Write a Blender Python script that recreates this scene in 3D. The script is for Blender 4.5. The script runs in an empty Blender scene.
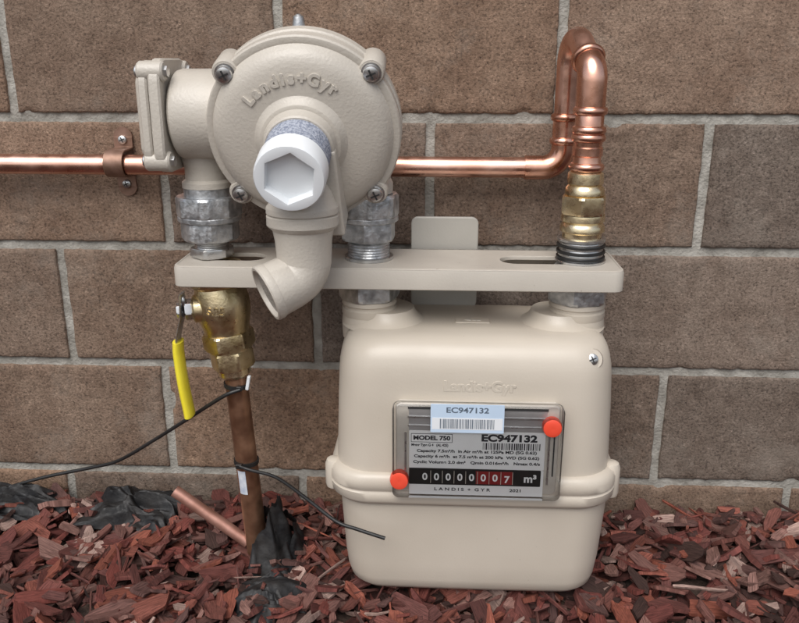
import bpy, math, random
import numpy as np
from mathutils import Vector, Matrix, noise, Euler
random.seed(7); np.random.seed(7)
scene=bpy.context.scene
pi=math.pi
# ---------------------------------------------------------------- materials
def new_mat(name):
    m=bpy.data.materials.new(name); m.use_nodes=True
    nt=m.node_tree; return m,nt,nt.nodes['Principled BSDF']
def mat(name,c1,c2=None,metal=0.0,rough=0.4,rough2=None,scale=30,bump=0.0,bscale=200,coat=0.0,detail=3,lo=.35,hi=.65,spec=.5,bdist=.001,dirt=None):
    m,nt,b=new_mat(name); N=nt.nodes.new; L=nt.links.new
    tc=N('ShaderNodeTexCoord'); no=N('ShaderNodeTexNoise'); no.inputs['Scale'].default_value=scale; no.inputs['Detail'].default_value=detail
    L(tc.outputs['Object'],no.inputs['Vector'])
    cr=N('ShaderNodeValToRGB'); cr.color_ramp.elements[0].position=lo; cr.color_ramp.elements[1].position=hi
    cr.color_ramp.elements[0].color=(*c1,1); cr.color_ramp.elements[1].color=(*(c2 or c1),1)
    L(no.outputs['Fac'],cr.inputs['Fac']); out=cr.outputs['Color']
    if dirt:
        nd=N('ShaderNodeTexNoise'); nd.inputs['Scale'].default_value=dirt[0]; nd.inputs['Detail'].default_value=3
        L(tc.outputs['Object'],nd.inputs['Vector'])
        rd=N('ShaderNodeValToRGB'); rd.color_ramp.elements[0].position=dirt[1]; rd.color_ramp.elements[1].position=dirt[1]+.05
        rd.color_ramp.elements[0].color=(0,0,0,1); rd.color_ramp.elements[1].color=(dirt[2],)*3+(1,)
        L(nd.outputs['Fac'],rd.inputs['Fac'])
        mx=N('ShaderNodeMix'); mx.data_type='RGBA'; L(rd.outputs[0],mx.inputs[0]); L(out,mx.inputs[6]); mx.inputs[7].default_value=(.20,.15,.11,1); out=mx.outputs[2]
    L(out,b.inputs['Base Color'])
    b.inputs['Metallic'].default_value=metal
    b.inputs['Specular IOR Level'].default_value=spec
    b.inputs['Coat Weight'].default_value=coat; b.inputs['Coat Roughness'].default_value=.15
    if rough2 is None: b.inputs['Roughness'].default_value=rough
    else:
        mr=N('ShaderNodeMapRange'); mr.inputs['From Min'].default_value=.3; mr.inputs['From Max'].default_value=.7
        mr.inputs['To Min'].default_value=rough; mr.inputs['To Max'].default_value=rough2
        no2=N('ShaderNodeTexNoise'); no2.inputs['Scale'].default_value=scale*2.7; no2.inputs['Detail'].default_value=2; L(tc.outputs['Object'],no2.inputs['Vector'])
        L(no2.outputs['Fac'],mr.inputs['Value']); L(mr.outputs['Result'],b.inputs['Roughness'])
    if bump>0:
        n3=N('ShaderNodeTexNoise'); n3.inputs['Scale'].default_value=bscale; n3.inputs['Detail'].default_value=2; L(tc.outputs['Object'],n3.inputs['Vector'])
        bp=N('ShaderNodeBump'); bp.inputs['Strength'].default_value=bump; bp.inputs['Distance'].default_value=bdist
        L(n3.outputs['Fac'],bp.inputs['Height']); L(bp.outputs['Normal'],b.inputs['Normal'])
    return m
PAINT=mat('beige_paint',(.515,.457,.38),(.56,.50,.42),rough=.34,rough2=.44,scale=9,bump=.12,bscale=420,coat=.08,dirt=(210,.75,.4))
PAINTR=mat('beige_cast_paint',(.495,.455,.395),(.545,.50,.435),rough=.32,rough2=.44,scale=14,bump=.4,bscale=330,coat=.08,dirt=(230,.75,.35))
PAINTB=mat('bracket_paint',(.455,.415,.36),(.505,.463,.40),rough=.38,rough2=.52,scale=12,bump=.15,bscale=400,dirt=(170,.70,.5))
PLATE=mat('bracket_grey_paint',(.35,.33,.295),(.40,.38,.34),rough=.4,scale=12,bump=.15,bscale=400)
GALV=mat('galvanised_iron',(.34,.35,.36),(.62,.63,.64),metal=.85,rough=.32,rough2=.55,scale=90,bump=.5,bscale=260)
STEEL=mat('zinc_steel',(.5,.5,.5),(.68,.68,.67),metal=.95,rough=.25,rough2=.4,scale=60)
COPPER=mat('bright_copper',(.70,.38,.28),(.88,.56,.45),metal=1,rough=.2,rough2=.40,scale=22,bump=.06,bscale=150)
COPD=mat('press_copper',(.56,.28,.19),(.84,.48,.36),metal=1,rough=.18,rough2=.36,scale=30,bump=.06,bscale=150)
AGED=mat('aged_copper',(.20,.10,.06),(.46,.26,.16),metal=.75,rough=.28,rough2=.5,scale=26,bump=.15,bscale=200)
BRASS=mat('brass',(.58,.46,.25),(.80,.66,.42),metal=1,rough=.26,rough2=.42,scale=50,bump=.25,bscale=350)
BRASSL=mat('light_brass',(.70,.56,.34),(.88,.74,.50),metal=1,rough=.2,rough2=.35,scale=50,bump=.1,bscale=350)
CLAMP=mat('bronze_clamp',(.22,.13,.09),(.34,.21,.16),metal=.6,rough=.45,scale=60)
BLACK=mat('black_rubber',(.012,.012,.012),(.02,.02,.02),rough=.42)
DARK=mat('recess_dark',(.03,.03,.03),rough=.7)
WHITEP=mat('white_plastic',(.78,.81,.83),(.82,.84,.85),rough=.28,scale=20)
BLUEG=mat('thread_compound',(.20,.225,.29),(.44,.465,.53),rough=.85,scale=420,bump=1,bscale=600,lo=.38,hi=.62)
YELLOW=mat('yellow_vinyl',(.78,.64,.03),(.84,.72,.05),rough=.35,scale=30)
REDM=mat('red_seal',(.78,.07,.03),(.83,.09,.05),rough=.35)
LABELW=mat('label_white',(.80,.80,.79),(.84,.84,.83),rough=.5)
LABELB=mat('sticker_blue',(.50,.62,.76),(.54,.66,.80),rough=.4)
LABELW2=mat('sticker_white',(.74,.76,.78),(.76,.78,.80),rough=.4)
INK=mat('ink',(.02,.02,.025),rough=.6)
INKG=mat('ink_blue_grey',(.10,.13,.17),rough=.6)
GREYPL=mat('index_grey',(.50,.46,.40),(.58,.54,.48),rough=.3,metal=.1,scale=40)
CBLACK=mat('counter_black',(.015,.015,.015),rough=.35)
CRED=mat('counter_red',(.24,.02,.02),rough=.35)
FABRIC=mat('sheeting_black',(.008,.008,.009),(.022,.020,.019),rough=.42,rough2=.7,scale=40,bump=.4,bscale=160,spec=.4,bdist=.002)
def clear_mat(name):
    m=bpy.data.materials.new(name); m.use_nodes=True; nt=m.node_tree; nt.nodes.clear(); N=nt.nodes.new;L=nt.links.new
    o=N('ShaderNodeOutputMaterial'); mx=N('ShaderNodeMixShader'); t=N('ShaderNodeBsdfTransparent'); t.inputs['Color'].default_value=(1,1,1,1)
    g=N('ShaderNodeBsdfGlossy'); g.inputs['Roughness'].default_value=.06; f=N('ShaderNodeFresnel'); f.inputs['IOR'].default_value=1.45
    L(f.outputs['Fac'],mx.inputs['Fac']);L(t.outputs[0],mx.inputs[1]);L(g.outputs[0],mx.inputs[2]);L(mx.outputs[0],o.inputs['Surface'])
    return m
CLEAR=clear_mat('clear_plastic')
# ---------------------------------------------------------------- helpers
def parent_empty(name,loc):
    e=bpy.data.objects.new(name,None); e.empty_display_size=.05; e.location=loc; scene.collection.objects.link(e); return e
def attach(o,p):
    if p is not None:
        o.parent=p; o.matrix_parent_inverse=Matrix.Translation(-Vector(p.location))
import bmesh
def mk(name,verts,faces,m,par=None,ang=35,smooth=True):
    me=bpy.data.meshes.new(name); me.from_pydata([tuple(v) for v in verts],[],faces); me.update()
    bm=bmesh.new(); bm.from_mesh(me); bmesh.ops.recalc_face_normals(bm,faces=bm.faces); bm.to_mesh(me); bm.free()
    if smooth:
        me.shade_smooth(); me.set_sharp_from_angle(angle=math.radians(ang))
    me.materials.append(m)
    o=bpy.data.objects.new(name,me); scene.collection.objects.link(o); attach(o,par); return o
def frame(o,z,xref=(1,0,0)):
    z=Vector(z).normalized(); x=Vector(xref); x=(x-z*x.dot(z)).normalized(); y=z.cross(x)
    M=Matrix.Identity(4)
    for i,c in enumerate((x,y,z)):
        for j in range(3): M[j][i]=c[j]
    for j in range(3): M[j][3]=o[j]
    return M
def loft(name,rings,m,par=None,c0=True,c1=True,ang=35):
    n=len(rings[0]); V=[v for r in rings for v in r]; F=[]
    for k in range(len(rings)-1):
        for i in range(n):
            j=(i+1)%n; F.append((k*n+i,k*n+j,(k+1)*n+j,(k+1)*n+i))
    if c0: F.append(tuple(range(n))[::-1])
    if c1: F.append(tuple((len(rings)-1)*n+i for i in range(n)))
    return mk(name,V,F,m,par,ang)
def circ(r,z,M,n=48):
    return [M@Vector((r*math.cos(2*pi*i/n),r*math.sin(2*pi*i/n),z)) for i in range(n)]
def lathe(name,prof,M,m,par=None,n=48,c0=True,c1=True,ang=32):
    return loft(name,[circ(max(r,1e-5),z,M,n) for r,z in prof],m,par,c0,c1,ang)
def polyr(R,a,s):
    st=2*pi/s; a=a%st; return R*math.cos(st/2)/math.cos(a-st/2)
def nut(name,R,h,M,m,par=None,s=6,ch=.93,c=.12,n=48,rot=0.3):
    rings=[]; n=s*8
    for z,cl in ((0,ch),(c*h,1),(h-c*h,1),(h,ch)):
        ring=[]
        for i in range(n):
            a=2*pi*i/n; r=polyr(R,a,s)
            if cl!=1: r=min(r,R*cl)*.985
            else: r=min(r,R*.985)
            ring.append(M@Vector((r*math.cos(a+rot),r*math.sin(a+rot),z)))
        rings.append(ring)
    return loft(name,rings,m,par,ang=20)
def thread(name,r,z0,z1,M,m,par=None,pitch=.0022,d=.0009):
    p=[(r-.002,z0)]; z=z0
    while z<z1-pitch*.5:
        p+= [(r-d,z+pitch*.05),(r,z+pitch*.5),(r-d,z+pitch*.95)]; z+=pitch
    p.append((r-.002,z1))
    return lathe(name,p,M,m,par,ang=80)
def fillet(pts,rad,k=10):
    pts=[Vector(p) for p in pts]; out=[pts[0]]
    for i in range(1,len(pts)-1):
        P=pts[i]; a=(pts[i-1]-P).normalized(); b=(pts[i+1]-P).normalized(); th=a.angle(b)
        R=rad[i-1] if isinstance(rad,(list,tuple)) else rad
        if th>pi-.02: out.append(P); continue
        d=R/math.tan(th/2); C=P+(a+b).normalized()*R/math.sin(th/2)
        va=(P+a*d)-C; vb=(P+b*d)-C; om=va.angle(vb)
        for q in range(k+1):
            t=q/k; out.append(C+(va*math.sin((1-t)*om)+vb*math.sin(t*om))/math.sin(om))
    out.append(pts[-1]); return out
def sweep(name,pts,r,m,par=None,n=24,flat=None,caps=True,up=None):
    pts=[Vector(p) for p in pts]; rings=[]
    t0=(pts[1]-pts[0]).normalized(); ref=Vector(up) if up else (Vector((0,0,1)) if abs(t0.z)<.9 else Vector((1,0,0)))
    u=(ref-t0*ref.dot(t0)).normalized()
    for i,p in enumerate(pts):
        t=((pts[min(i+1,len(pts)-1)]-pts[max(i-1,0)])).normalized()
        u=(u-t*u.dot(t)).normalized(); w=t.cross(u)
        rr=r[i] if isinstance(r,(list,tuple)) else r
        fu,fw=flat if flat else (1,1)
        rings.append([p+u*rr*fu*math.cos(2*pi*k/n)+w*rr*fw*math.sin(2*pi*k/n) for k in range(n)])
    return loft(name,rings,m,par,caps,caps,ang=50)
def spline(pts,k=10):
    P=[Vector(p) for p in pts]; P=[P[0]*2-P[1]]+P+[P[-1]*2-P[-2]]; out=[]
    for i in range(1,len(P)-2):
        for q in range(k):
            t=q/k; a,b,c,d=P[i-1],P[i],P[i+1],P[i+2]
            out.append(.5*((2*b)+(c-a)*t+(2*a-5*b+4*c-d)*t*t+(3*b-a-3*c+d)*t**3))
    out.append(P[-2]); return out
def rrect(hx,hy,r,z,cx=0,cy=0,nc=8,ne=8,bulge=0):
    pts=[]
    cor=[(hx-r,hy-r,0),(-(hx-r),hy-r,pi/2),(-(hx-r),-(hy-r),pi),(hx-r,-(hy-r),1.5*pi)]
    for k,(x,y,a0) in enumerate(cor):
        for i in range(nc+1):
            a=a0+pi/2*i/nc; pts.append([x+r*math.cos(a),y+r*math.sin(a)])
        nx,ny,na=cor[(k+1)%4]; ex,ey=x+r*math.cos(a0+pi/2),y+r*math.sin(a0+pi/2); fx,fy=nx+r*math.cos(na),ny+r*math.sin(na)
        for i in range(1,ne): pts.append([ex+(fx-ex)*i/ne,ey+(fy-ey)*i/ne])
    res=[]
    for x,y in pts:
        if bulge:
            y2=y+ (y/hy)*bulge*max(0,1-(x/hx)**2); x2=x+(x/hx)*bulge*max(0,1-(y/hy)**2); x,y=x2,y2
        res.append(Vector((x+cx,y+cy,z)))
    return res
def rbox(name,c,h,r,m,par=None,bev=.001,M=None):
    M=M or frame(c,(0,-1,0)); hx,hz,ht=h
    rings=[]
    for z,ins in ((-ht,bev),(-ht+bev,0),(ht-bev,0),(ht,bev)):
        rings.append([M@v for v in rrect(hx-ins,hz-ins,max(r-ins,.0002),z,nc=5,ne=2)])
    return loft(name,rings,m,par,ang=40)
def box(name,c,s,m,par=None,rot=None,bev=0):
    V=[];hx,hy,hz=[q/2 for q in s]; R=(rot or Euler((0,0,0))).to_matrix()
    for x in(-hx,hx):
        for y in(-hy,hy):
            for z in(-hz,hz): V.append(R@Vector((x,y,z))+Vector(c))
    F=[(0,1,3,2),(4,6,7,5),(0,4,5,1),(2,3,7,6),(0,2,6,4),(1,5,7,3)]
    o=mk(name,V,F,m,par,smooth=False)
    if bev:
        b=o.modifiers.new('b','BEVEL'); b.width=bev; b.segments=3
    return o
def text(name,s,M,size,m,par=None,ext=.0004,width=None,bold=0,align='CENTER',bev=0):
    cu=bpy.data.curves.new(name,'FONT'); cu.body=s; cu.size=size; cu.extrude=ext; cu.offset=bold; cu.align_x=align; cu.align_y='CENTER'; cu.bevel_depth=bev
    cu.materials.append(m); o=bpy.data.objects.new(name,cu); scene.collection.objects.link(o)
    if width:
        bpy.context.view_layer.update(); d=o.dimensions.x
        M=M@Matrix.Diagonal((width/d,1,1,1))
    if par is not None:
        o.parent=par; o.matrix_parent_inverse=Matrix.Translation(-Vector(par.location))
    o.matrix_basis=M
    return o
def screw(name,M,r,par,m=STEEL):
    lathe(name+'_head',[(r,-.002),(r,r*.25),(r*.92,r*.42),(r*.6,r*.58),(r*.2,r*.62)],M,m,par,n=24)
    for a in (0.4,0.4+pi/2):
        R=Matrix.Rotation(a,4,'Z'); V=[M@R@Vector((x,y,z)) for x in(-r*.62,r*.62) for y in(-r*.11,r*.11) for z in(r*.2,r*.655)]
        mk(name+'_slot_shade',V,[(0,1,3,2),(4,6,7,5),(0,4,5,1),(2,3,7,6),(0,2,6,4),(1,5,7,3)],DARK,par,smooth=False)  # raised dark bars, nothing cut: colour stands for shade in the cross recess
# ---------------------------------------------------------------- wall
wall=parent_empty('brick_wall',(0,.1,0))
def brick_wall():
    H=.163; L=.3365; mz=.0100; base=.042
    offs={2:-.011,3:.143,1:.178,0:-.034,-1:.15}
    V=[];F=[];C=[]
    for i in range(-2,13):
        z0=base+i*H+mz/2; z1=base+(i+1)*H-mz/2
        off=offs.get(i, (-.011 if i%2==0 else .15))
        k0=int(-3.2/L)-1
        for k in range(k0,-k0+1):
            x0=off+k*L+mz/2; x1=off+(k+1)*L-mz/2
            if x1<-3.1 or x0>3.1: continue
            near=abs((x0+x1)/2)<1.0 and z1<.95
            nx,nz=(56,26) if near else (8,4)
            xs=[x0,x0+.0012,x0+.003]+[x0+.003+(x1-x0-.006)*q/nx for q in range(1,nx)]+[x1-.003,x1-.0012,x1]
            zs=[z0,z0+.0012,z0+.003]+[z0+.003+(z1-z0-.006)*q/nz for q in range(1,nz)]+[z1-.003,z1-.0012,z1]
            b=len(V); nX=len(xs); nZ=len(zs); sd=random.random()*50
            tint=random.gauss(0,1); warm=random.gauss(0,1); yo=random.gauss(0,.0006)
            if i==3: tint+=.7
            br=1+.12*max(-1.5,min(1.8,tint)); col=(br*(1+.05*warm),br,br*(1-.05*warm),1)
            for a,z in enumerate(zs):
                for c,x in enumerate(xs):
                    e=min(c,nX-1-c,a,nZ-1-a)
                    y={0:.012,1:.0012,2:.0003}.get(e,0)+yo
                    q=Vector((x*60,z*60,sd))
                    j=noise.noise(q); j2=noise.noise(q*2.7+Vector((9,3,1)))
                    if e<=2:
                        ch=max(0,noise.noise(Vector((x*35,z*35,sd+7)))-.28)*.014
                        y+= .0006*j2+ (ch if e>0 else 0)
                        dx=.0013*j; dz=.0013*j2
                    else:
                        pit=max(0,noise.noise(Vector((x*90,z*90,sd+17)))-.40)*.009
                        y+= .0006*j+.0004*j2+pit; dx=dz=0
                    V.append((x+dx,y,z+dz)); C.append(col)
            for a in range(nZ-1):
                for c in range(nX-1):
                    F.append((b+a*nX+c,b+a*nX+c+1,b+(a+1)*nX+c+1,b+(a+1)*nX+c))
    me=bpy.data.meshes.new('bricks'); me.from_pydata(V,[],F); me.update(); me.shade_smooth()
    ca=me.color_attributes.new('Col','FLOAT_COLOR','POINT'); ca.data.foreach_set('color',np.array(C,dtype=np.float32).ravel())
    m,nt,b=new_mat('brick_clay'); N=nt.nodes.new; Lk=nt.links.new
    tc=N('ShaderNodeTexCoord'); at=N('ShaderNodeAttribute'); at.attribute_name='Col'
    n1=N('ShaderNodeTexNoise'); n1.inputs['Scale'].default_value=11; n1.inputs['Detail'].default_value=4; n1.inputs['Roughness'].default_value=.65
    n2=N('ShaderNodeTexNoise'); n2.inputs['Scale'].default_value=300; n2.inputs['Detail'].default_value=3; n2.inputs['Roughness'].default_value=.75
    n3=N('ShaderNodeTexNoise'); n3.inputs['Scale'].default_value=60; n3.inputs['Detail'].default_value=3; n3.inputs['Roughness'].default_value=.7
    for n in(n1,n2,n3): Lk(tc.outputs['Object'],n.inputs['Vector'])
    r1=N('ShaderNodeValToRGB'); e=r1.color_ramp.elements; e[0].position=.3; e[0].color=(.158,.104,.074,1); e[1].position=.7; e[1].color=(.245,.176,.130,1)
    Lk(n1.outputs['Fac'],r1.inputs['Fac'])
    r2=N('ShaderNodeValToRGB'); e=r2.color_ramp.elements; e[0].position=.28; e[0].color=(.26,.26,.28,1); e[1].position=.48; e[1].color=(1.0,1.0,1.0,1)
    e2=r2.color_ramp.elements.new(.63); e2.color=(1.22,1.23,1.25,1); e3=r2.color_ramp.elements.new(.72); e3.color=(2.1,2.15,2.2,1)
    Lk(n2.outputs['Fac'],r2.inputs['Fac'])
    r3=N('ShaderNodeValToRGB'); e=r3.color_ramp.elements; e[0].position=.3; e[0].color=(.76,.75,.74,1); e[1].position=.66; e[1].color=(1.13,1.13,1.13,1)
    Lk(n3.outputs['Fac'],r3.inputs['Fac'])
    def mul(a,bb):
        x=N('ShaderNodeMix'); x.data_type='RGBA'; x.blend_type='MULTIPLY'; x.inputs[0].default_value=1; Lk(a,x.inputs[6]); Lk(bb,x.inputs[7]); return x.outputs[2]
    # faint cement smears left by the bricklayer
    n4=N('ShaderNodeTexNoise'); n4.inputs['Scale'].default_value=7; n4.inputs['Detail'].default_value=5; n4.inputs['Roughness'].default_value=.75; Lk(tc.outputs['Object'],n4.inputs['Vector'])
    r4=N('ShaderNodeValToRGB'); e=r4.color_ramp.elements; e[0].position=.52; e[0].color=(0,0,0,1); e[1].position=.78; e[1].color=(.55,.55,.55,1); Lk(n4.outputs['Fac'],r4.inputs['Fac'])
    c=mul(mul(mul(r1.outputs[0],r2.outputs[0]),r3.outputs[0]),at.outputs['Color'])
    x=N('ShaderNodeMix'); x.data_type='RGBA'; Lk(r4.outputs[0],x.inputs[0]); Lk(c,x.inputs[6]); x.inputs[7].default_value=(.29,.25,.21,1); c=x.outputs[2]
    Lk(c,b.inputs['Base Color']); b.inputs['Roughness'].default_value=.9; b.inputs['Specular IOR Level'].default_value=.25
    bp=N('ShaderNodeBump'); bp.inputs['Strength'].default_value=1; bp.inputs['Distance'].default_value=.0018; Lk(n2.outputs['Fac'],bp.inputs['Height']); Lk(bp.outputs['Normal'],b.inputs['Normal'])
    me.materials.append(m); o=bpy.data.objects.new('bricks',me); scene.collection.objects.link(o); attach(o,wall)
    MOR=mat('mortar',(.26,.245,.215),(.41,.39,.35),rough=.95,scale=45,bump=1,bscale=260,spec=.2,bdist=.002)
    nx,nz=500,170; xs=np.linspace(-1.05,1.05,nx); zs=np.linspace(-.1,.75,nz)
    V=[(x,.0044+.0014*noise.noise(Vector((x*45,z*45,0)))+.0009*noise.noise(Vector((x*160,z*160,3))),z) for z in zs for x in xs]
    F=[(a*nx+c,a*nx+c+1,(a+1)*nx+c+1,(a+1)*nx+c) for a in range(nz-1) for c in range(nx-1)]
    me=bpy.data.meshes.new('mortar'); me.from_pydata([tuple(v) for v in V],[],F); me.shade_smooth(); me.materials.append(MOR)
    o=bpy.data.objects.new('mortar_joints',me); scene.collection.objects.link(o); attach(o,wall)
    box('mortar_core',(0,.0595,1.0),(6.2,.10,2.5),MOR,wall)
brick_wall()
# ---------------------------------------------------------------- ground + mulch
def gh(x,y):
    d=max(0,min(1,-y/.28)); s=d*d*(3-2*d)
    f=1 if abs(y)<1.3 and abs(x)<2 else 0
    return -.012-.028*s+ f*(.012*noise.noise(Vector((x*7,y*7,2)))+.006*noise.noise(Vector((x*22,y*22,5))))
def ground():
    xs=sorted(set([-40,-15,-6,-3]+list(np.round(np.linspace(-2,2,160),4))+[3,6,15,40]))
    ys=sorted(set([-60,-25,-10,-4,-2]+list(np.round(np.linspace(-1.3,.01,60),4))+[.2,5,20,60]))
    V=[(x,y,gh(x,y)) for y in ys for x in xs]; n=len(xs)
    F=[(a*n+c,a*n+c+1,(a+1)*n+c+1,(a+1)*n+c) for a in range(len(ys)-1) for c in range(n-1)]
    m=mat('soil',(.032,.02,.015),(.08,.05,.038),rough=.95,scale=35,bump=1,bscale=120,bdist=.006)
    mk('ground',V,F,m,None)
ground()
def mulch():
    V=[];F=[];C=[];UV=[]
    pal=[(.18,.050,.038),(.135,.040,.032),(.22,.072,.050),(.10,.034,.027),(.21,.11,.088),(.33,.22,.18),(.155,.064,.050),(.12,.046,.038),(.23,.070,.044),(.055,.028,.022),(.18,.085,.068),(.14,.046,.036),(.165,.060,.045),(.10,.05,.042)]
    def chip(x,y,z,L,W,T,yaw,pit,rol,col,nn=8):
        b=len(V); R=Euler((rol,pit,yaw)).to_matrix(); pts=[]
        sk=random.uniform(-.6,.6); bend=random.gauss(0,.10); pw=random.choice((.35,.5,.75))
        for i in range(nn):
            a=2*pi*(i+.5)/nn; ex=math.cos(a); ey=math.sin(a)
            px=math.copysign(abs(ex)**pw,ex)*L/2*random.uniform(.70,1.1); py=math.copysign(abs(ey)**pw,ey)*W/2*random.uniform(.6,1.12)
            px+=sk*py; pts.append((px,py))
        tw=random.gauss(0,.3)
        for s in(1,-1):
            for px,py in pts:
                th=T/2*random.uniform(.4,1.2)
                zz=s*th+bend*px*px/L*2+tw*px*py/L
                v=R@Vector((px*(1 if s>0 else .95),py*(1 if s>0 else .95),zz)); V.append((v.x+x,v.y+y,v.z+z)); C.append((*col,1)); UV.append((px,py+x*3.1))
        F.append(tuple(b+i for i in range(nn))); F.append(tuple(b+nn+nn-1-i for i in range(nn)))
        for i in range(nn):
            j=(i+1)%nn; F.append((b+i,b+nn+i,b+nn+j,b+j))
    def scatter(n,xr,yr,big=1.0):
        for _ in range(n):
            x=random.uniform(*xr); y=random.uniform(*yr)
            t=random.random()
            if t<.16: L=random.uniform(.025,.075)*big; W=random.uniform(.002,.005); T=W*.8
            elif t<.50: L=random.uniform(.010,.026)*big; W=random.uniform(.005,.013)*big; T=random.uniform(.002,.005)
            elif t<.92: L=random.uniform(.026,.050)*big; W=random.uniform(.011,.024)*big; T=random.uniform(.003,.007)
            else: L=random.uniform(.045,.07)*big; W=random.uniform(.020,.032)*big; T=random.uniform(.005,.009)
            if y>-.02 : y-=.015
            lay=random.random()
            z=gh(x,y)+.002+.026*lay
            g=random.uniform(.75,1.25); c=random.choice(pal); c=tuple(q*g*(.5+.5*lay) for q in c)  # lower chips darker: shade of the gaps put into the chip colour
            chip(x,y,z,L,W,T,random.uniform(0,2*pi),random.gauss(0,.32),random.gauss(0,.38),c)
    scatter(5200,(-.72,.72),(-.42,-.004),1.0)
    scatter(4200,(-1.7,1.7),(-1.1,-.004),1.1)
    me=bpy.data.meshes.new('mulch'); me.from_pydata(V,[],F); me.update()
    ca=me.color_attributes.new('Col','FLOAT_COLOR','POINT'); ca.data.foreach_set('color',np.array(C,dtype=np.float32).ravel())
    uv=me.uv_layers.new(name='UVMap'); li=np.zeros(len(me.loops),dtype=np.int32); me.loops.foreach_get('vertex_index',li)
    uv.data.foreach_set('uv',np.array(UV,dtype=np.float32)[li].ravel())
    m,nt,b=new_mat('wood_chip'); N=nt.nodes.new; Lk=nt.links.new
    at=N('ShaderNodeAttribute'); at.attribute_name='Col'; uvn=N('ShaderNodeUVMap'); mp=N('ShaderNodeMapping'); mp.inputs['Scale'].default_value=(60,700,1)
    Lk(uvn.outputs[0],mp.inputs[0]); n=N('ShaderNodeTexNoise'); n.inputs['Scale'].default_value=1; n.inputs['Detail'].default_value=4; n.inputs['Roughness'].default_value=.7; Lk(mp.outputs[0],n.inputs['Vector'])
    r=N('ShaderNodeValToRGB'); e=r.color_ramp.elements; e[0].position=.3;e[0].color=(.38,.35,.35,1); e[1].position=.72;e[1].color=(1.65,1.7,1.75,1); Lk(n.outputs['Fac'],r.inputs['Fac'])
    x=N('ShaderNodeMix'); x.data_type='RGBA'; x.blend_type='MULTIPLY'; x.inputs[0].default_value=1; Lk(at.outputs['Color'],x.inputs[6]); Lk(r.outputs[0],x.inputs[7]); Lk(x.outputs[2],b.inputs['Base Color'])
    b.inputs['Roughness'].default_value=.8; b.inputs['Specular IOR Level'].default_value=.3
    bp=N('ShaderNodeBump'); bp.inputs['Strength'].default_value=.9; bp.inputs['Distance'].default_value=.0015; Lk(n.outputs['Fac'],bp.inputs['Height']); Lk(bp.outputs['Normal'],b.inputs['Normal'])
    me.materials.append(m); o=bpy.data.objects.new('mulch',me); scene.collection.objects.link(o)
mulch()
YC=-.115; XL=-.078; XR=.160; XI=-.2585
Z=(0,0,1)
def V0(x,z=0,y=YC): return frame((x,y,z),Z)
# ---------------------------------------------------------------- meter bracket
br=parent_empty('meter_bracket',(-.045,-.1,.38))
def bracket():
    cu=bpy.data.curves.new('bar_top','CURVE'); cu.dimensions='2D'; cu.fill_mode='BOTH'; cu.extrude=.0018; cu.bevel_depth=.0006
    def sp(pts):
        s=cu.splines.new('POLY'); s.points.add(len(pts)-1); s.use_cyclic_u=True
        for i,p in enumerate(pts): s.points[i].co=(p[0],p[1],0,1)
    x0,x1=-.291,.201; cx=(x0+x1)/2; hx=(x1-x0)/2
    sp([(v.x,v.y) for v in rrect(hx-.0012,.0488,.012,0,cx,YC)])
    sp([(v.x,v.y) for v in rrect(.058,.019,.0185,0,.128,YC)])
    sp([(v.x,v.y) for v in rrect(.040,.019,.0185,0,-.236,YC)])
    cu.materials.append(PAINTB); o=bpy.data.objects.new('bar_top',cu); o.location=(0,0,.3815); scene.collection.objects.link(o)
    o.parent=br; o.matrix_parent_inverse=Matrix.Translation(-Vector(br.location))
    rings=[]
    for ins,z in ((.0035,.3843),(.0012,.3838),(0,.381),(0,.3615),(.001,.3605),(.0025,.3605),(.0032,.3615),(.0032,.379)):
        rings.append(rrect(hx-ins,.050-ins,.012-ins*.5,z,cx,YC))
    loft('bar_skirt',rings,PAINTB,br,False,False)
    rbox('wall_plate',(.008,-.056,.365),(.040,.056,.003),.008,PLATE,br)
    box('wall_arm',(.008,-.026,.395),(.060,.056,.006),PLATE,br,bev=.001)
    box('wall_arm',(.008,-.026,.330),(.060,.056,.006),PLATE,br,bev=.001)
bracket()
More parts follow.
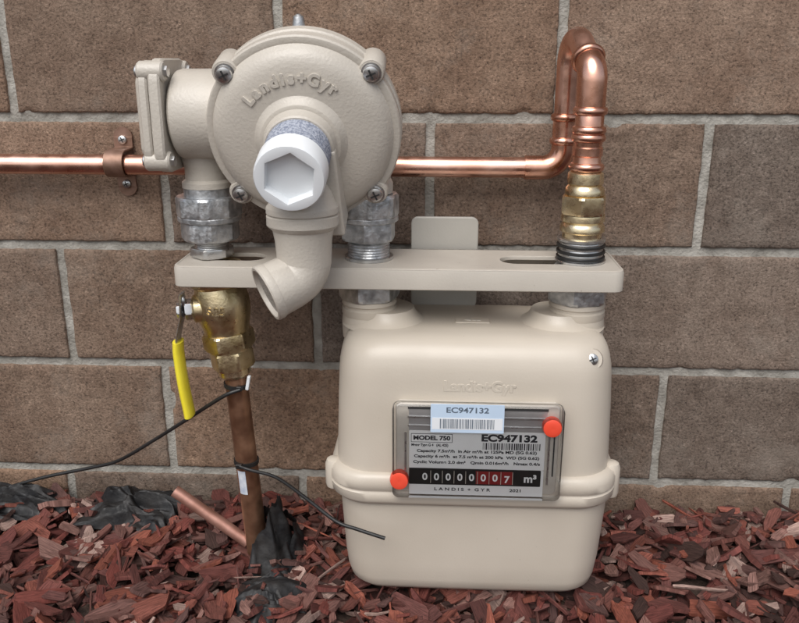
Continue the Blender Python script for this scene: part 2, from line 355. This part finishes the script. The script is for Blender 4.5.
# ---------------------------------------------------------------- gas meter
gm=parent_empty('gas_meter',(.041,YC,.15))
MX=.043
def meter():
    up=[(.1540,.0870,.040,.150),(.1535,.0865,.040,.168),(.1515,.0850,.040,.235),(.1500,.0835,.040,.268),(.1490,.0825,.040,.280),(.1470,.0800,.040,.291),(.1440,.0760,.038,.2995),(.1400,.0700,.036,.3060),(.135,.0630,.034,.3100),(.128,.055,.032,.3125),(.112,.045,.026,.3135)]
    loft('upper_case',[rrect(a,b,r,z,MX,YC,bulge=.003) for a,b,r,z in up],PAINT,gm,ang=60)
    fl=[(.153,.088,.04,.160),(.158,.092,.042,.1585),(.1615,.0945,.044,.155),(.1635,.0955,.044,.150),(.1635,.0955,.044,.1415),(.1615,.0940,.043,.140),(.1615,.0940,.043,.1385),(.1635,.0955,.044,.137),(.1625,.095,.044,.127),(.158,.092,.042,.1225),(.148,.085,.04,.121)]
    loft('flange_rim',[rrect(a,b,r,z,MX,YC,bulge=.001) for a,b,r,z in fl],PAINT,gm,ang=50)
    lo=[(.1535,.087,.038,.1225),(.1525,.0865,.038,.10),(.1490,.084,.038,.04),(.1465,.0825,.038,.018),(.1435,.0795,.036,.007),(.1385,.0745,.034,.001),(.130,.067,.03,-.0025),(.11,.05,.026,-.004)]
    loft('lower_case',[rrect(a,b,r,z,MX+.002,YC,bulge=.002) for a,b,r,z in lo],PAINT,gm,ang=60)
    for x,hh in ((-.1165,.018),(.2015,.021)):
        lathe('flange_lug',[(.006,-hh-.002),(.0095,-hh+.001),(.0105,-hh+.005),(.0105,hh-.006),(.0085,hh-.001),(.005,hh+.001)],V0(x,.141,-.170),PAINT,gm,n=28)
    for x in (XL,XR):
        sx=-1 if x<0 else 1
        lathe('port_shoulder',[(.0315,.292),(.0320,.304),(.0320,.3120),(.0315,.3160),(.0308,.3200),(.0302,.3250)],V0(x),PAINT,gm,c0=False)
        lathe('port_fillet',[(.052,.3095),(.046,.3120),(.040,.3155),(.0345,.3205),(.0312,.3270)],V0(x-sx*.020),PAINT,gm,c0=False)
        lathe('port_collar',[(.0305,.318),(.0318,.321),(.0318,.3275),(.0300,.329),(.0300,.3315),(.0318,.333),(.0312,.337),(.028,.339)],V0(x),PAINT,gm)
        nut('port_nut',.0360,.024,V0(x,.3385),GALV,gm,s=6,rot=.25)
        lathe('port_nut_ring',[(.030,.3615),(.030,.3635),(.028,.378),(.025,.3795)],V0(x),GALV,gm)
    lathe('seal_boss',[(.013,-.02),(.013,-.002),(.011,.002),(.006,.002)],frame((.167,-.186,.292),(0.05,-1,.35)),PAINT,gm,n=28)
    screw('seal_screw',frame((.167,-.188,.293),(0.05,-1,.35)),.0065,gm)
    lathe('case_boss',[(.008,-.012),(.008,.001),(.0065,.0025),(.003,.003)],frame((.158,-.199,.180),(0.15,-1,.05)),PAINT,gm,n=24)
    text('embossed_name','Landis+Gyr',frame((.047,-.2010,.264),(0,-1,.02)),.016,PAINT,gm,ext=.0008,width=.078,bold=.0005,bev=.0003)
    rbox('arrow_plate',(0,0,0),(.020,.009,.0008),.002,PAINT,gm,M=frame((.041,-.125,.3140),(0,0,1)))
    text('flow_arrow','<--',frame((.041,-.125,.3150),(0,0,1)),.016,PAINTR,gm,ext=.0006,bold=.0003)
    f=lambda x,y,z: frame((x,y,z),(0,-1,0))
    cx=.0455
    rbox('index_housing',(cx,-.2045,.195),(.0880,.0535,.0075),.006,GREYPL,gm,bev=.0015)
    rbox('label_plate',(0,0,0),(.0735,.0225,.0005),.001,LABELW,gm,bev=.0002,M=f(.0455,-.2127,.1945))
    rbox('label_strip',(0,0,0),(.0735,.0160,.0004),.001,LABELW,gm,bev=.0002,M=f(.0455,-.2127,.1555))
    rbox('counter_window',(0,0,0),(.0720,.0098,.0005),.001,CBLACK,gm,bev=.0002,M=f(.0440,-.2133,.1620))
    rbox('counter_red_part',(0,0,0),(.0205,.0078,.0004),.0006,CRED,gm,bev=.0001,M=f(.0655,-.2138,.1620))
    yT=-.2134
    T=lambda n,s,x,z,size,w=None,m=INK,y=yT,bold=0,al='CENTER': text(n,s,f(x,y,z),size,m,gm,ext=.0001,width=w,bold=bold,align=al)
    for i in range(8):
        x=-.0105+i*.0128
        rbox('digit_drum',(0,0,0),(.0048,.0070,.0003),.0005,CBLACK if i<5 else CRED,gm,bev=.0001,M=f(x,-.2143,.1620))
        T('digit','00000007'[i],x,.1620-(.0015 if i==7 else 0),.0115,m=LABELW,y=-.2148,bold=.0003)
        box('drum_edge',(x+.0064,-.2143,.1620),(.0006,.0006,.0150),GREYPL,gm)
    T('unit','m\u00b3',.1045,.1620,.013,m=LABELW,y=-.2148,bold=.0004)
    rbox('model_frame',(0,0,0),(.0225,.0052,.0001),.0003,INK,gm,bev=.00003,M=f(-.0035,-.21325,.2085))
    rbox('model_field',(0,0,0),(.0219,.0046,.0001),.0003,LABELW,gm,bev=.00003,M=f(-.0035,-.21340,.2085))
    text('model_text','MODEL 750',f(-.0035,-.2136,.2085),.0068,INK,gm,ext=.0001,width=.040,bold=.0003)
    T('serial_number','EC947132',.0800,.2095,.0110,w=.060,bold=.0005)
    random.seed(3); x=.052
    while x<.113:
        w=random.choice((.0005,.0005,.001,.0014)); box('barcode_bar',(x+w/2,yT,.2000),(w,.0002,.008),INK,gm); x+=w+random.choice((.0005,.0008,.0013))
    lines=[('Meter Type G 4   (AL 425)',.2000,.0042,.040,-.0055),('Capacity 7.5m\u00b3/h  in Air m\u00b3/h at 125Pa MD (SG 0.62)',.1930,.0046,.130,.0455),
           ('Capacity 6 m\u00b3/h  at 7.5 m\u00b3/h at 200 kPa  WD (SG 0.62)',.1865,.0046,.136,.0455),('Cyclic Volume 2.0 dm\u00b3   Qmin 0.016m\u00b3/h   Nmax 0.4/s',.1795,.0046,.138,.0455)]
    for s,z,sz,w,x in lines: T('label_line',s,x,z,sz,w=w,m=INK,bold=.00014)
    T('maker_line','L A N D I S  +  G Y R           2021',.048,.1465,.0050,w=.095,bold=.0001)
    rbox('clear_cover',(0,0,0),(.0915,.0560,.0060),.007,CLEAR,gm,bev=.0015,M=f(cx,-.2152,.1945))
    for n,c,s in (('cover_edge',(cx,-.2135,.2330),(.150,.001,.002)),('cover_edge',(cx,-.2135,.2230),(.150,.001,.0010)),('cover_edge',(.1230,-.2135,.185),(.0018,.001,.06)),('cover_edge',(-.0320,-.2135,.185),(.0018,.001,.06))):
        box(n,c,s,STEEL,gm)
    box('dark_gap',(cx,-.2130,.2435),(.150,.0006,.0025),DARK,gm); box('dark_gap',(.1285,-.2130,.19),(.0014,.0006,.05),DARK,gm)
    rbox('silver_field',(0,0,0),(.074,.0130,.0003),.002,mat('index_silver',(.5,.5,.5),(.6,.6,.6),metal=.6,rough=.3),gm,bev=.0001,M=f(cx,-.2124,.2300))
    for (x,z) in ((.1245,.2265),(-.0385,.1595)):
        lathe('red_seal',[(.0102,0),(.0105,.006),(.0095,.0102),(.006,.0112),(.0005,.0105)],f(x,-.2125,z),REDM,gm,n=32)
    rbox('asset_sticker',(0,0,0),(.0390,.0165,.00025),.001,LABELB,gm,bev=.0001,M=f(.0340,-.2216,.2360))
    rbox('asset_sticker_field',(0,0,0),(.0375,.0068,.0001),.0005,LABELW2,gm,bev=.00003,M=f(.0340,-.2219,.2300))
    text('asset_number','EC947132',f(.034,-.2219,.2455),.0085,INKG,gm,ext=.0001,width=.045,bold=.0002)
    x=.005
    while x<.063:
        w=random.choice((.0004,.0006,.001)); box('sticker_bar',(x+w/2,-.2222,.2300),(w,.0002,.011),INKG,gm); x+=w+random.choice((.0005,.0008,.0011))
meter()
# ---------------------------------------------------------------- regulator
rg=parent_empty('pressure_regulator',(-.139,-.16,.52))
def regulator():
    th=math.radians(17)
    C=(-.139,-.166,.5275); n=(0.02,-math.cos(th),-math.sin(th)); M=frame(C,n)
    lathe('diaphragm_cover',[(.098,-.010),(.1000,-.008),(.1000,.002),(.0985,.0042),(.094,.0052),(.0925,.0048),(.0915,.0060),(.089,.0110),(.084,.0160),(.077,.0190),(.070,.0205),(.058,.0218),(.047,.0222),(.044,.0245),(.0405,.030),(.037,.0315)],M,PAINTR,rg,n=96)
    lathe('back_cover',[(.055,-.075),(.068,-.070),(.078,-.058),(.086,-.040),(.0915,-.030),(.0985,-.0285),(.1005,-.027),(.1005,-.0165),(.099,-.015),(.099,-.012),(.0935,-.010)],M,PAINTR,rg,n=96)
    lathe('gasket',[(.0965,-.016),(.0965,-.006)],M,DARK,rg,n=96)
    for a in (42,138,222,318):
        a=math.radians(a); x=.0965*math.cos(a); y=.0965*math.sin(a); Ml=M@Matrix.Translation((x,y,0))
        lathe('screw_lug',[(.0125,-.031),(.0135,-.029),(.0135,.004),(.0120,.007),(.006,.0075)],Ml,PAINTR,rg,n=32)
        lathe('washer',[(.0100,.007),(.0100,.0085),(.008,.0086)],Ml,STEEL,rg,n=28)
        screw('cover_screw',Ml@Matrix.Translation((0,0,.0095)),.0082,rg)
    lathe('spring_tower',[(.041,.024),(.0375,.030),(.0355,.036),(.0350,.0430),(.0335,.045)],M,PAINTR,rg)
    thread('tower_thread',.0325,.042,.088,M,BLUEG,rg,pitch=.003,d=.0008)
    n6=48
    def cr(r,z): return [M@Vector((r*math.cos(2*pi*i/n6),r*math.sin(2*pi*i/n6),z)) for i in range(n6)]
    def hr(r,z,rot=.35): return [M@Vector((polyr(r,2*pi*i/n6-rot,6)*math.cos(2*pi*i/n6),polyr(r,2*pi*i/n6-rot,6)*math.sin(2*pi*i/n6),z)) for i in range(n6)]
    rot=pi/8
    rings=[cr(.0325,.083),cr(.0340,.085),cr(.0335,.108),cr(.0320,.1105),cr(.0275,.1112),hr(.0262,.1108,rot),hr(.0254,.109,rot),hr(.0246,.1015,rot),hr(.006,.1010,rot)]
    loft('adjust_cap',rings,WHITEP,rg,True,True,ang=30)
    s='Landis+Gyr'; adv=[.9,1,1.02,1.02,.62,.95,1.0,1.18,.95,.7]; tot=sum(adv); acc=0
    span=math.radians(90); r=.0640
    for ch,w in zip(s,adv):
        ang=math.radians(98)+span/2-span*(acc+w/2)/tot; acc+=w
        Ml=M@Matrix.Translation((r*math.cos(ang),r*math.sin(ang),.0213))@Matrix.Rotation(ang-pi/2,4,'Z')@Matrix.Rotation(math.radians(-4),4,'X')
        text('cast_letter',ch,Ml,.0155,PAINTR,rg,ext=.0015,bold=.0007,bev=.0002)
    Mg=M@Matrix.Translation((.032,-.046,.020))
    V=[Mg@Vector(p) for p in [(-.012,.045,-.01),(.004,.045,-.01),(-.012,.045,.026),(.004,.045,.026),(-.012,-.045,-.01),(.010,-.045,-.01),(-.012,-.045,.034),(.010,-.045,.034)]]
    o=mk('gusset',V,[(0,1,3,2),(4,6,7,5),(0,4,5,1),(2,3,7,6),(0,2,6,4),(1,5,7,3)],PAINTR,rg,smooth=False); b=o.modifiers.new('b','BEVEL'); b.width=.003; b.segments=3
    vx,vy=-.136,-.210
    Mv=frame((vx,vy,0),Z); q=-.006
    lathe('vent_neck',[(.012,.500+q),(.022,.492+q),(.0295,.480+q),(.033,.470+q),(.0360,.4665+q),(.0365,.4650+q),(.0365,.4600+q),(.0345,.4585+q),(.0365,.4570+q),(.0365,.4480+q),(.0350,.446+q),(.0310,.4425+q),(.0290,.432+q),(.0275,.40)],Mv,PAINTR,rg)
    p=fillet([(vx,vy,.430),(vx,vy,.389),(vx-.056,vy-.032,.366)],.024,14)
    p=p[:-1]+[p[-2].lerp(p[-1],.45)]
    rr=[.0275]*(len(p)-3)+[.0275,.0280,.0290]
    sweep('vent_elbow',p,rr[:len(p)],PAINTR,rg,n=40)
    d=(p[-1]-p[-2]).normalized(); Mo=frame(p[-1],d)
    lathe('vent_mouth',[(.029,-.004),(.0300,-.002),(.0300,.004),(.0288,.0055),(.0262,.0055),(.0252,.004),(.0240,-.002),(.0235,.0002)],Mo,PAINTR,rg)
    lathe('vent_screen',[(.0242,.0006),(.0242,.0012)],Mo,mat('vent_mesh',(.26,.24,.21),(.42,.39,.35),rough=.6,scale=500,lo=.45,hi=.55),rg)
    zb=.543
    Mx=frame((-.280,YC-.012,zb),(1,0,0),(0,1,0))
    lathe('inlet_barrel',[(.042,0),(.046,.003),(.0475,.008),(.0475,.045),(.044,.068),(.042,.11),(.04,.14)],Mx,PAINTR,rg)
    Mp=frame((-.2885,YC-.012,zb),(-1,0.0,0),(0,-1,0))
    def plate(nm,hx,hz,ht,r,off):
        rbox(nm,None,(hx,hz,ht),r,PAINTR,rg,bev=.002,M=Mp@Matrix.Translation((0,0,off)))
    plate('flange_plate',.050,.058,.006,.024,0); plate('cover_plate',.048,.056,.0050,.024,.0125); plate('cover_step',.036,.043,.004,.012,.0200)
    for sx in(-1,1):
        for sz in(-1,1):
            Mq=Mp@Matrix.Translation((sx*.038,sz*.045,0))
            lathe('plate_boss',[(.009,-.009),(.0105,-.007),(.0105,.016),(.009,.018)],Mq,PAINTR,rg,n=24)
            screw('plate_screw',Mq@Matrix.Translation((0,0,.0180)),.0065,rg)
            nut('plate_nut',.006,.004,Mq@Matrix.Translation((0,0,-.0125)),STEEL,rg)
    lathe('inlet_neck',[(.0275,.464),(.0275,.470),(.0235,.473),(.0235,.485),(.030,.510),(.032,.53)],V0(XI),PAINTR,rg)
    lathe('outlet_neck',[(.0270,.459),(.0275,.462),(.0275,.470),(.0250,.475),(.027,.495),(.032,.52)],V0(XL),PAINTR,rg)
    Mt=frame((-.1475,-.124,.618),(0,-.05,1))
    lathe('test_plug',[(.013,0),(.012,.006),(.008,.010),(.0065,.016),(.0055,.024),(.002,.0265)],Mt,GALV,rg,n=28)
regulator()
# ---------------------------------------------------------------- unions
un=parent_empty('pipe_union',(XI,YC,.42))
lathe('union_tail',[(.0265,.452),(.0265,.4655),(.024,.467)],V0(XI),GALV,un)
nut('union_nut',.0375,.0235,V0(XI,.4310),GALV,un,s=8,rot=.1)
lathe('union_ring',[(.0345,.4265),(.0355,.4275),(.0355,.4315),(.034,.4330)],V0(XI),GALV,un)
nut('union_body',.0330,.022,V0(XI,.4050),GALV,un,s=8,rot=.3)
thread('union_nipple',.0195,.392,.406,V0(XI),STEEL,un)
nut('lock_nut',.0250,.0105,V0(XI,.3850),STEEL,un,rot=.4)
un2=parent_empty('pipe_union',(XL,YC,.42))
nut('union_nut',.0350,.026,V0(XL,.4320),GALV,un2,s=8,rot=.2)
lathe('union_ring',[(.0325,.4275),(.0335,.4285),(.0335,.4325),(.032,.4335)],V0(XL),GALV,un2)
nut('union_body',.0325,.0225,V0(XL,.4065),GALV,un2,s=6,rot=.45)
thread('union_thread',.0240,.3840,.4075,V0(XL),GALV,un2,pitch=.003,d=.0014)
lathe('union_washer',[(.027,.3838),(.0275,.3845),(.0275,.3875),(.0265,.388)],V0(XL),STEEL,un2)
# ---------------------------------------------------------------- ball valve
bv=parent_empty('ball_valve',(-.248,YC,.30))
def valve():
    a=Vector((-.2565,YC,.377)); b=Vector((-.2405,YC,.235)); d=(b-a).normalized(); M=frame(a,d,(0,1,0))
    lathe('upper_socket',[(.024,0),(.0300,.003),(.0312,.006),(.0312,.024),(.0300,.026),(.0285,.0275)],M,BRASS,bv)
    nut('upper_hex',.0325,.016,M@Matrix.Translation((0,0,.008)),BRASS,bv,s=6,rot=.5)
    lathe('ball_body',[(.0275,.025),(.0295,.032),(.0318,.044),(.0322,.054),(.0305,.066),(.0275,.076),(.0265,.082),(.0265,.086)],M,BRASS,bv)
    nut('body_hex',.0310,.020,M@Matrix.Translation((0,0,.084)),BRASS,bv,s=6,rot=.2)
    lathe('body_ring',[(.0255,.103),(.0255,.106),(.0235,.107)],M,BRASS,bv)
    nut('end_nut',.0265,.022,M@Matrix.Translation((0,0,.107)),BRASS,bv,s=6,rot=.45)
    lathe('end_olive',[(.0195,.128),(.0195,.137),(.0160,.141)],M,BRASSL,bv)
    text('body_mark','S.25',frame((-.2505,YC-.0318,.326),(0,-1,0)),.013,BRASS,bv,ext=.0005,bold=.0003)
    s0=Vector((-.250,YC-.006,.326)); s1=Vector((-.296,YC-.018,.324)); Ms=frame(s0,s1-s0,(0,0,1))
    lathe('stem_boss',[(.017,.012),(.0165,.031),(.014,.033),(.011,.0335)],Ms,BRASS,bv,n=32)
    nut('gland_nut',.0125,.008,Ms@Matrix.Translation((0,0,.0335)),STEEL,bv)
    nut('stem_nut',.0090,.007,Ms@Matrix.Translation((0,0,.0440)),STEEL,bv)
    def strip(nm,pts,w,t,m,n=16):
        sweep(nm,pts,1,m,bv,n=n,flat=(w,t),up=(0,1,0))
    strip('lever_strap',fillet([(-.2915,YC-.020,.345),(-.2925,YC-.020,.318),(-.3000,YC-.020,.292),(-.3000,YC-.020,.262)],.02,6),.0105,.0018,STEEL)
    strip('lever_grip',spline([(-.3005,YC-.020,.287),(-.3010,YC-.020,.270),(-.2985,YC-.021,.235),(-.2940,YC-.022,.200),(-.2935,YC-.022,.194)],8),.0125,.0058,YELLOW)
    lathe('lever_tab',[(.008,0),(.0085,.001),(.0085,.003),(.008,.004)],Ms@Matrix.Translation((.012,0,.040)),STEEL,bv,n=20)
valve()
rp=parent_empty('riser_pipe',(-.232,YC,.1))
sweep('aged_pipe',[(-.2412,YC,.242),(-.2225,YC,-.08)],.0137,AGED,rp,n=32)
def curved_tag():
    V=[];F=[];n=8
    for k,z in enumerate((.115,.083)):
        cx=-.2412+(.242-z)/.322*.0187
        for i in range(n+1):
            a=math.radians(228+ i*44/n); V.append((cx+.0143*math.cos(a),YC+.0143*math.sin(a),z))
    for i in range(n): F.append((i,i+1,n+1+i+1,n+1+i))
    mk('paper_tag',V,F,mat('paper_tag',(.40,.45,.54),(.66,.68,.70),rough=.5,scale=80),rp)
curved_tag()
# ---------------------------------------------------------------- copper service pipe
cp=parent_empty('copper_pipe',(0,-.05,.5))
def copper():
    r=.0122; YB=-.030; xb=.147
    sweep('wall_run',[(-2.9,YB,.4785),(xb-.02,YB,.4765)],r,COPPER,cp,n=32)
    sweep('lower_elbow',fillet([(xb-.045,YB,.4765),(xb,YB,.4765),(xb,YB,.54)],.024,12),.0142,COPD,cp,n=32)
    def bead(nm,c,d,r0=.0142,m=COPD):
        M=frame(c,d); lathe(nm,[(r0,-.0045),(r0+.0022,-.003),(r0+.0030,0),(r0+.0022,.003),(r0,.0045)],M,m,cp,n=32,ang=80)
    bead('press_bead',(xb-.043,YB,.4765),(1,0,0)); bead('press_bead',(xb-.028,YB,.4765),(1,0,0),.0140)
    bead('press_bead',(xb,YB,.508),Z); bead('press_bead',(xb,YB,.535),Z)
    zt=.645; zf=.588
    A=Vector((xb,YB,zt)); B=Vector((XR,YC,zf)); dd=(B-A).normalized()
    sweep('offset_loop',fillet([(xb,YB,.50),A,B,(XR,YC,.54)],[.028,.020],14),r+.0012,COPPER,cp,n=32)
    e0=B-dd*.026
    sweep('front_elbow',fillet([e0,B,(XR,YC,.545)],.020,12),.0155,COPD,cp,n=32)
    bead('press_bead',e0+dd*.004,dd,.0155)
    for z in (.5475,.5275,.5195): bead('press_bead',(XR,YC,z),Z,.0156)
    lathe('adaptor_socket',[(.0138,.546),(.0150,.544),(.0158,.520),(.0150,.512),(.0150,.495),(.0160,.492),(.0160,.480)],V0(XR),COPD,cp)
    lathe('coupling_collar',[(.0150,.5105),(.0163,.509),(.0163,.501),(.0150,.4995)],V0(XR),COPD,cp)
    bead('press_bead',(XR,YC,.4885),Z,.0162,COPD)
    bf=parent_empty('brass_fitting',(XR,YC,.43))
    lathe('brass_sleeve',[(.0165,.484),(.0190,.482),(.0195,.477),(.0195,.471),(.0180,.469),(.0200,.467),(.0215,.464),(.0215,.459),(.0195,.457)],V0(XR),BRASSL,bf)
    nut('brass_hex',.0262,.020,V0(XR,.4375),BRASSL,bf,rot=.25)
    lathe('brass_taper',[(.0235,.437),(.0240,.434),(.0240,.430),(.0215,.428),(.0235,.4255),(.0245,.4235),(.0245,.4185),(.0225,.417)],V0(XR),BRASSL,bf)
    lathe('brass_shank',[(.0215,.4175),(.0215,.408)],V0(XR),BRASSL,bf)
    lathe('steel_washer',[(.0255,.4070),(.0265,.408),(.0265,.4105),(.0255,.411)],V0(XR),STEEL,bf)
    thread('shank_thread',.0250,.385,.407,V0(XR),STEEL,bf,pitch=.0045,d=.0015)
    for z in (.4025,.3955,.3890):
        lathe('rubber_washer',[(.0245,z-.0018),(.0270,z-.0012),(.0270,z+.0012),(.0245,z+.0018)],V0(XR),BLACK,bf)
    lathe('base_washer',[(.0270,.3838),(.0280,.3843),(.0280,.3862),(.0270,.3868)],V0(XR),STEEL,bf)
copper()
pc=parent_empty('pipe_clamp',(-.3875,-.03,.4775))
def clamp():
    x=-.3930; w=.0118; YB=-.030
    arc=[(YB-.0145*math.sin(a),.4783+.0145*math.cos(a)) for a in [pi*i/12 for i in range(13)]]
    inner=[(-.0035,.5080),(-.0035,.4945),(-.012,.4930)]+arc+[(-.012,.4635),(-.0035,.4615),(-.0035,.4460)]
    V=[];F=[];t=.0022
    for i,(y,z) in enumerate(inner):
        a=inner[max(i-1,0)]; b=inner[min(i+1,len(inner)-1)]; dx,dz=b[0]-a[0],b[1]-a[1]; l=math.hypot(dx,dz); nx,nz=dz/l,-dx/l
        for s in(-1,1):
            V.append((x+s*w,y,z)); V.append((x+s*w,y+nx*t,z+nz*t))
    for i in range(len(inner)-1):
        b=i*4;c=b+4
        F+=[(b,b+2,c+2,c),(b+1,c+1,c+3,b+3),(b,c,c+1,b+1),(b+2,b+3,c+3,c+2)]
    F+=[(0,1,3,2),(len(V)-4,len(V)-2,len(V)-1,len(V)-3)]
    o=mk('clamp_strap',V,F,CLAMP,pc,ang=40); bb=o.modifiers.new('b','BEVEL'); bb.width=.0005; bb.segments=2; bb.limit_method='ANGLE'
    for z in (.5045,.4500): screw('clamp_screw',frame((x,-.0060,z),(0,-1,0)),.0055,pc)
    for z in (.5080,.4465): lathe('clamp_ear',[(w,-.0015),(w*1.03,0),(w,.0012)],frame((x,-.0035,z),(0,-1,0)),CLAMP,pc,n=28)
clamp()
st=parent_empty('copper_pipe',(-.29,-.10,.03))
a=Vector((-.3346,-.10,.069)); b=Vector((-.240,-.111,.003))
sweep('stub_tube',[a,b],.0078,mat('pink_copper',(.34,.17,.125),(.48,.26,.205),metal=.6,rough=.45,scale=60),st,n=24)
lathe('bore_shade',[(.0060,0),(.0060,.0006)],frame(a,a-b),DARK,st,n=24)  # flat dark disc on the closed end, painting the shade inside the tube
# ---------------------------------------------------------------- cable ties
t1=parent_empty('cable_tie',(-.241,YC,.222))
def ring(nm,c,r,par,h=.0025,tilt=(.06,0,1)):
    M=frame(c,tilt); lathe(nm,[(r,-h),(r+.0016,-h),(r+.0016,h),(r,h)],M,BLACK,par,n=36)
ring('tie_loop',(-.2402,YC,.226),.0139,t1); box('tie_head',(-.2330,YC-.0165,.227),(.007,.006,.006),BLACK,t1,bev=.001)
box('tie_seal',(-.2235,YC-.010,.232),(.004,.006,.018),WHITEP,t1,rot=Euler((0,.2,0)),bev=.001)
sweep('tie_tail',spline([(-.231,YC-.018,.2265),(-.252,YC-.020,.2180),(-.300,-.115,.181),(-.360,-.083,.133),(-.425,-.05,.084),(-.47,-.035,.064),(-.55,-.03,.042),(-.64,-.03,.012)],10),.0024,BLACK,t1,n=10)
t2=parent_empty('cable_tie',(-.235,YC,.12))
ring('tie_loop',(-.2343,YC,.1235),.0139,t2); box('tie_head',(-.2395,YC-.0165,.1240),(.008,.006,.006),BLACK,t2,bev=.001)
sweep('tie_tail',spline([(-.2385,YC-.018,.1245),(-.225,YC-.020,.1210),(-.190,-.150,.1200),(-.150,-.185,.115),(-.110,-.216,.104),(-.085,-.222,.098),(-.0540,-.226,.090)],10),.0021,BLACK,t2,n=10)
# ---------------------------------------------------------------- black plastic sheeting
def crumple(name,c,sx,sy,h,seed,n=70,fold=1.0,par=None):
    V=[];F=[]
    for j in range(n):
        for i in range(n):
            u=i/(n-1)*2-1; v=j/(n-1)*2-1
            du=u*math.sqrt(1-v*v/2); dv=v*math.sqrt(1-u*u/2); rr=min(1,math.hypot(du,dv)); a=math.atan2(dv,du)
            edge=1+.5*noise.noise(Vector((math.cos(a)*1.8,math.sin(a)*1.8,seed)))+.22*noise.noise(Vector((math.cos(a)*5,math.sin(a)*5,seed)))
            q=Vector((du*1.2,dv*1.2,seed)); w=noise.noise(q)*1.6
            f1=noise.noise(Vector((du*1.5+w,dv*1.1,seed+4))); f2=1-2*abs(noise.noise(Vector((du*1.2+w,dv*3.0-w,seed+9))))
            f3=1-2*abs(noise.noise(Vector((du*2.2+w,dv*5+w,seed))))
            dome=(1-rr*rr)
            z=h*(dome*(.5+.6*f1)+.26*fold*f2*(.35+.65*dome)+.06*fold*f3)
            V.append((c[0]+du*sx*edge+.25*sx*noise.noise(q*1.5+Vector((5,0,0))),min(c[1]+dv*sy*edge+.2*sy*noise.noise(q*1.5+Vector((0,9,0))),-.003),c[2]+z))
    for j in range(n-1):
        for i in range(n-1): F.append((j*n+i,j*n+i+1,(j+1)*n+i+1,(j+1)*n+i))
    return mk(name,V,F,FABRIC,par,ang=60)
crumple('plastic_sheeting',(-.410,-.050,.002),.080,.045,.048,3.3)
crumple('plastic_sheeting',(-.590,-.045,.000),.080,.035,.040,8.1)
ps=parent_empty('plastic_sheeting',(-.2,-.12,0))
def wrap(seed,a0,a1,hh,r0,r1,cx,cy,nm):
    # a pleated, torn sleeve of film standing up round the riser where it enters the ground
    na,nh=90,30; V=[];F=[]
    for j in range(nh):
        t=j/(nh-1)
        for i in range(na):
            s=i/(na-1); a=math.radians(a0+(a1-a0)*s)
            top=hh*(.62+.55*noise.noise(Vector((s*3.2,seed,0)))+.22*noise.noise(Vector((s*13,seed,4))))*min(1,.35+3*min(s,1-s))
            ple=noise.noise(Vector((s*9+.8*t,t*1.1,seed)))*.55+ (1-2*abs(noise.noise(Vector((s*5,t*1.6,seed+5)))))*.35+.2*noise.noise(Vector((s*20,t*6,seed+2)))
            r=r0+(r1-r0)*(1-t)**1.4+.014*ple*(1.1-.35*t)
            r=max(r,.0165)
            V.append((cx+r*math.cos(a)*1.0,cy+r*math.sin(a),-.045+(top+.045)*t))
    for j in range(nh-1):
        for i in range(na-1): F.append((j*na+i,j*na+i+1,(j+1)*na+i+1,(j+1)*na+i))
    o=mk(nm,V,F,FABRIC,ps,ang=60)
wrap(2.2,-100,110,.085,.026,.060,-.2245,YC,'torn_sleeve')
wrap(6.7,-60,80,.060,.045,.085,-.2245,YC,'outer_fold')
crumple('ground_fold',(-.195,-.195,-.020),.052,.040,.030,11.7,par=ps)
# ---------------------------------------------------------------- light, world, camera
el=math.radians(54); az=math.radians(-16)
w=bpy.data.worlds.new('World'); scene.world=w; w.use_nodes=True; nt=w.node_tree
bg=nt.nodes['Background']; sk=nt.nodes.new('ShaderNodeTexSky'); sk.sky_type='NISHITA'; sk.sun_disc=False
d=Vector((math.sin(az)*math.cos(el),-math.cos(az)*math.cos(el),math.sin(el)))
sk.sun_elevation=el; sk.sun_rotation=math.atan2(d.x,d.y); sk.dust_density=3; sk.air_density=1
hs=nt.nodes.new('ShaderNodeHueSaturation'); hs.inputs['Saturation'].default_value=.5
nt.links.new(sk.outputs[0],hs.inputs['Color']); nt.links.new(hs.outputs[0],bg.inputs[0]); bg.inputs[1].default_value=.15
sl=bpy.data.lights.new('sun','SUN'); sl.energy=2.1; sl.angle=math.radians(50); sl.color=(1,.985,.96)
so=bpy.data.objects.new('sun',sl); so.rotation_euler=d.to_track_quat('Z','Y').to_euler(); scene.collection.objects.link(so)
cam=bpy.data.cameras.new('camera'); cam.lens=36.05; cam.sensor_width=36; cam.clip_end=500; cam.clip_start=.01
co=bpy.data.objects.new('camera',cam); co.location=(0,-1,.6); co.rotation_euler=(math.radians(90-17.5),0,math.radians(2.8)); scene.collection.objects.link(co)
scene.camera=co
scene.view_settings.view_transform='Standard'; scene.view_settings.look='None'; scene.view_settings.exposure=0
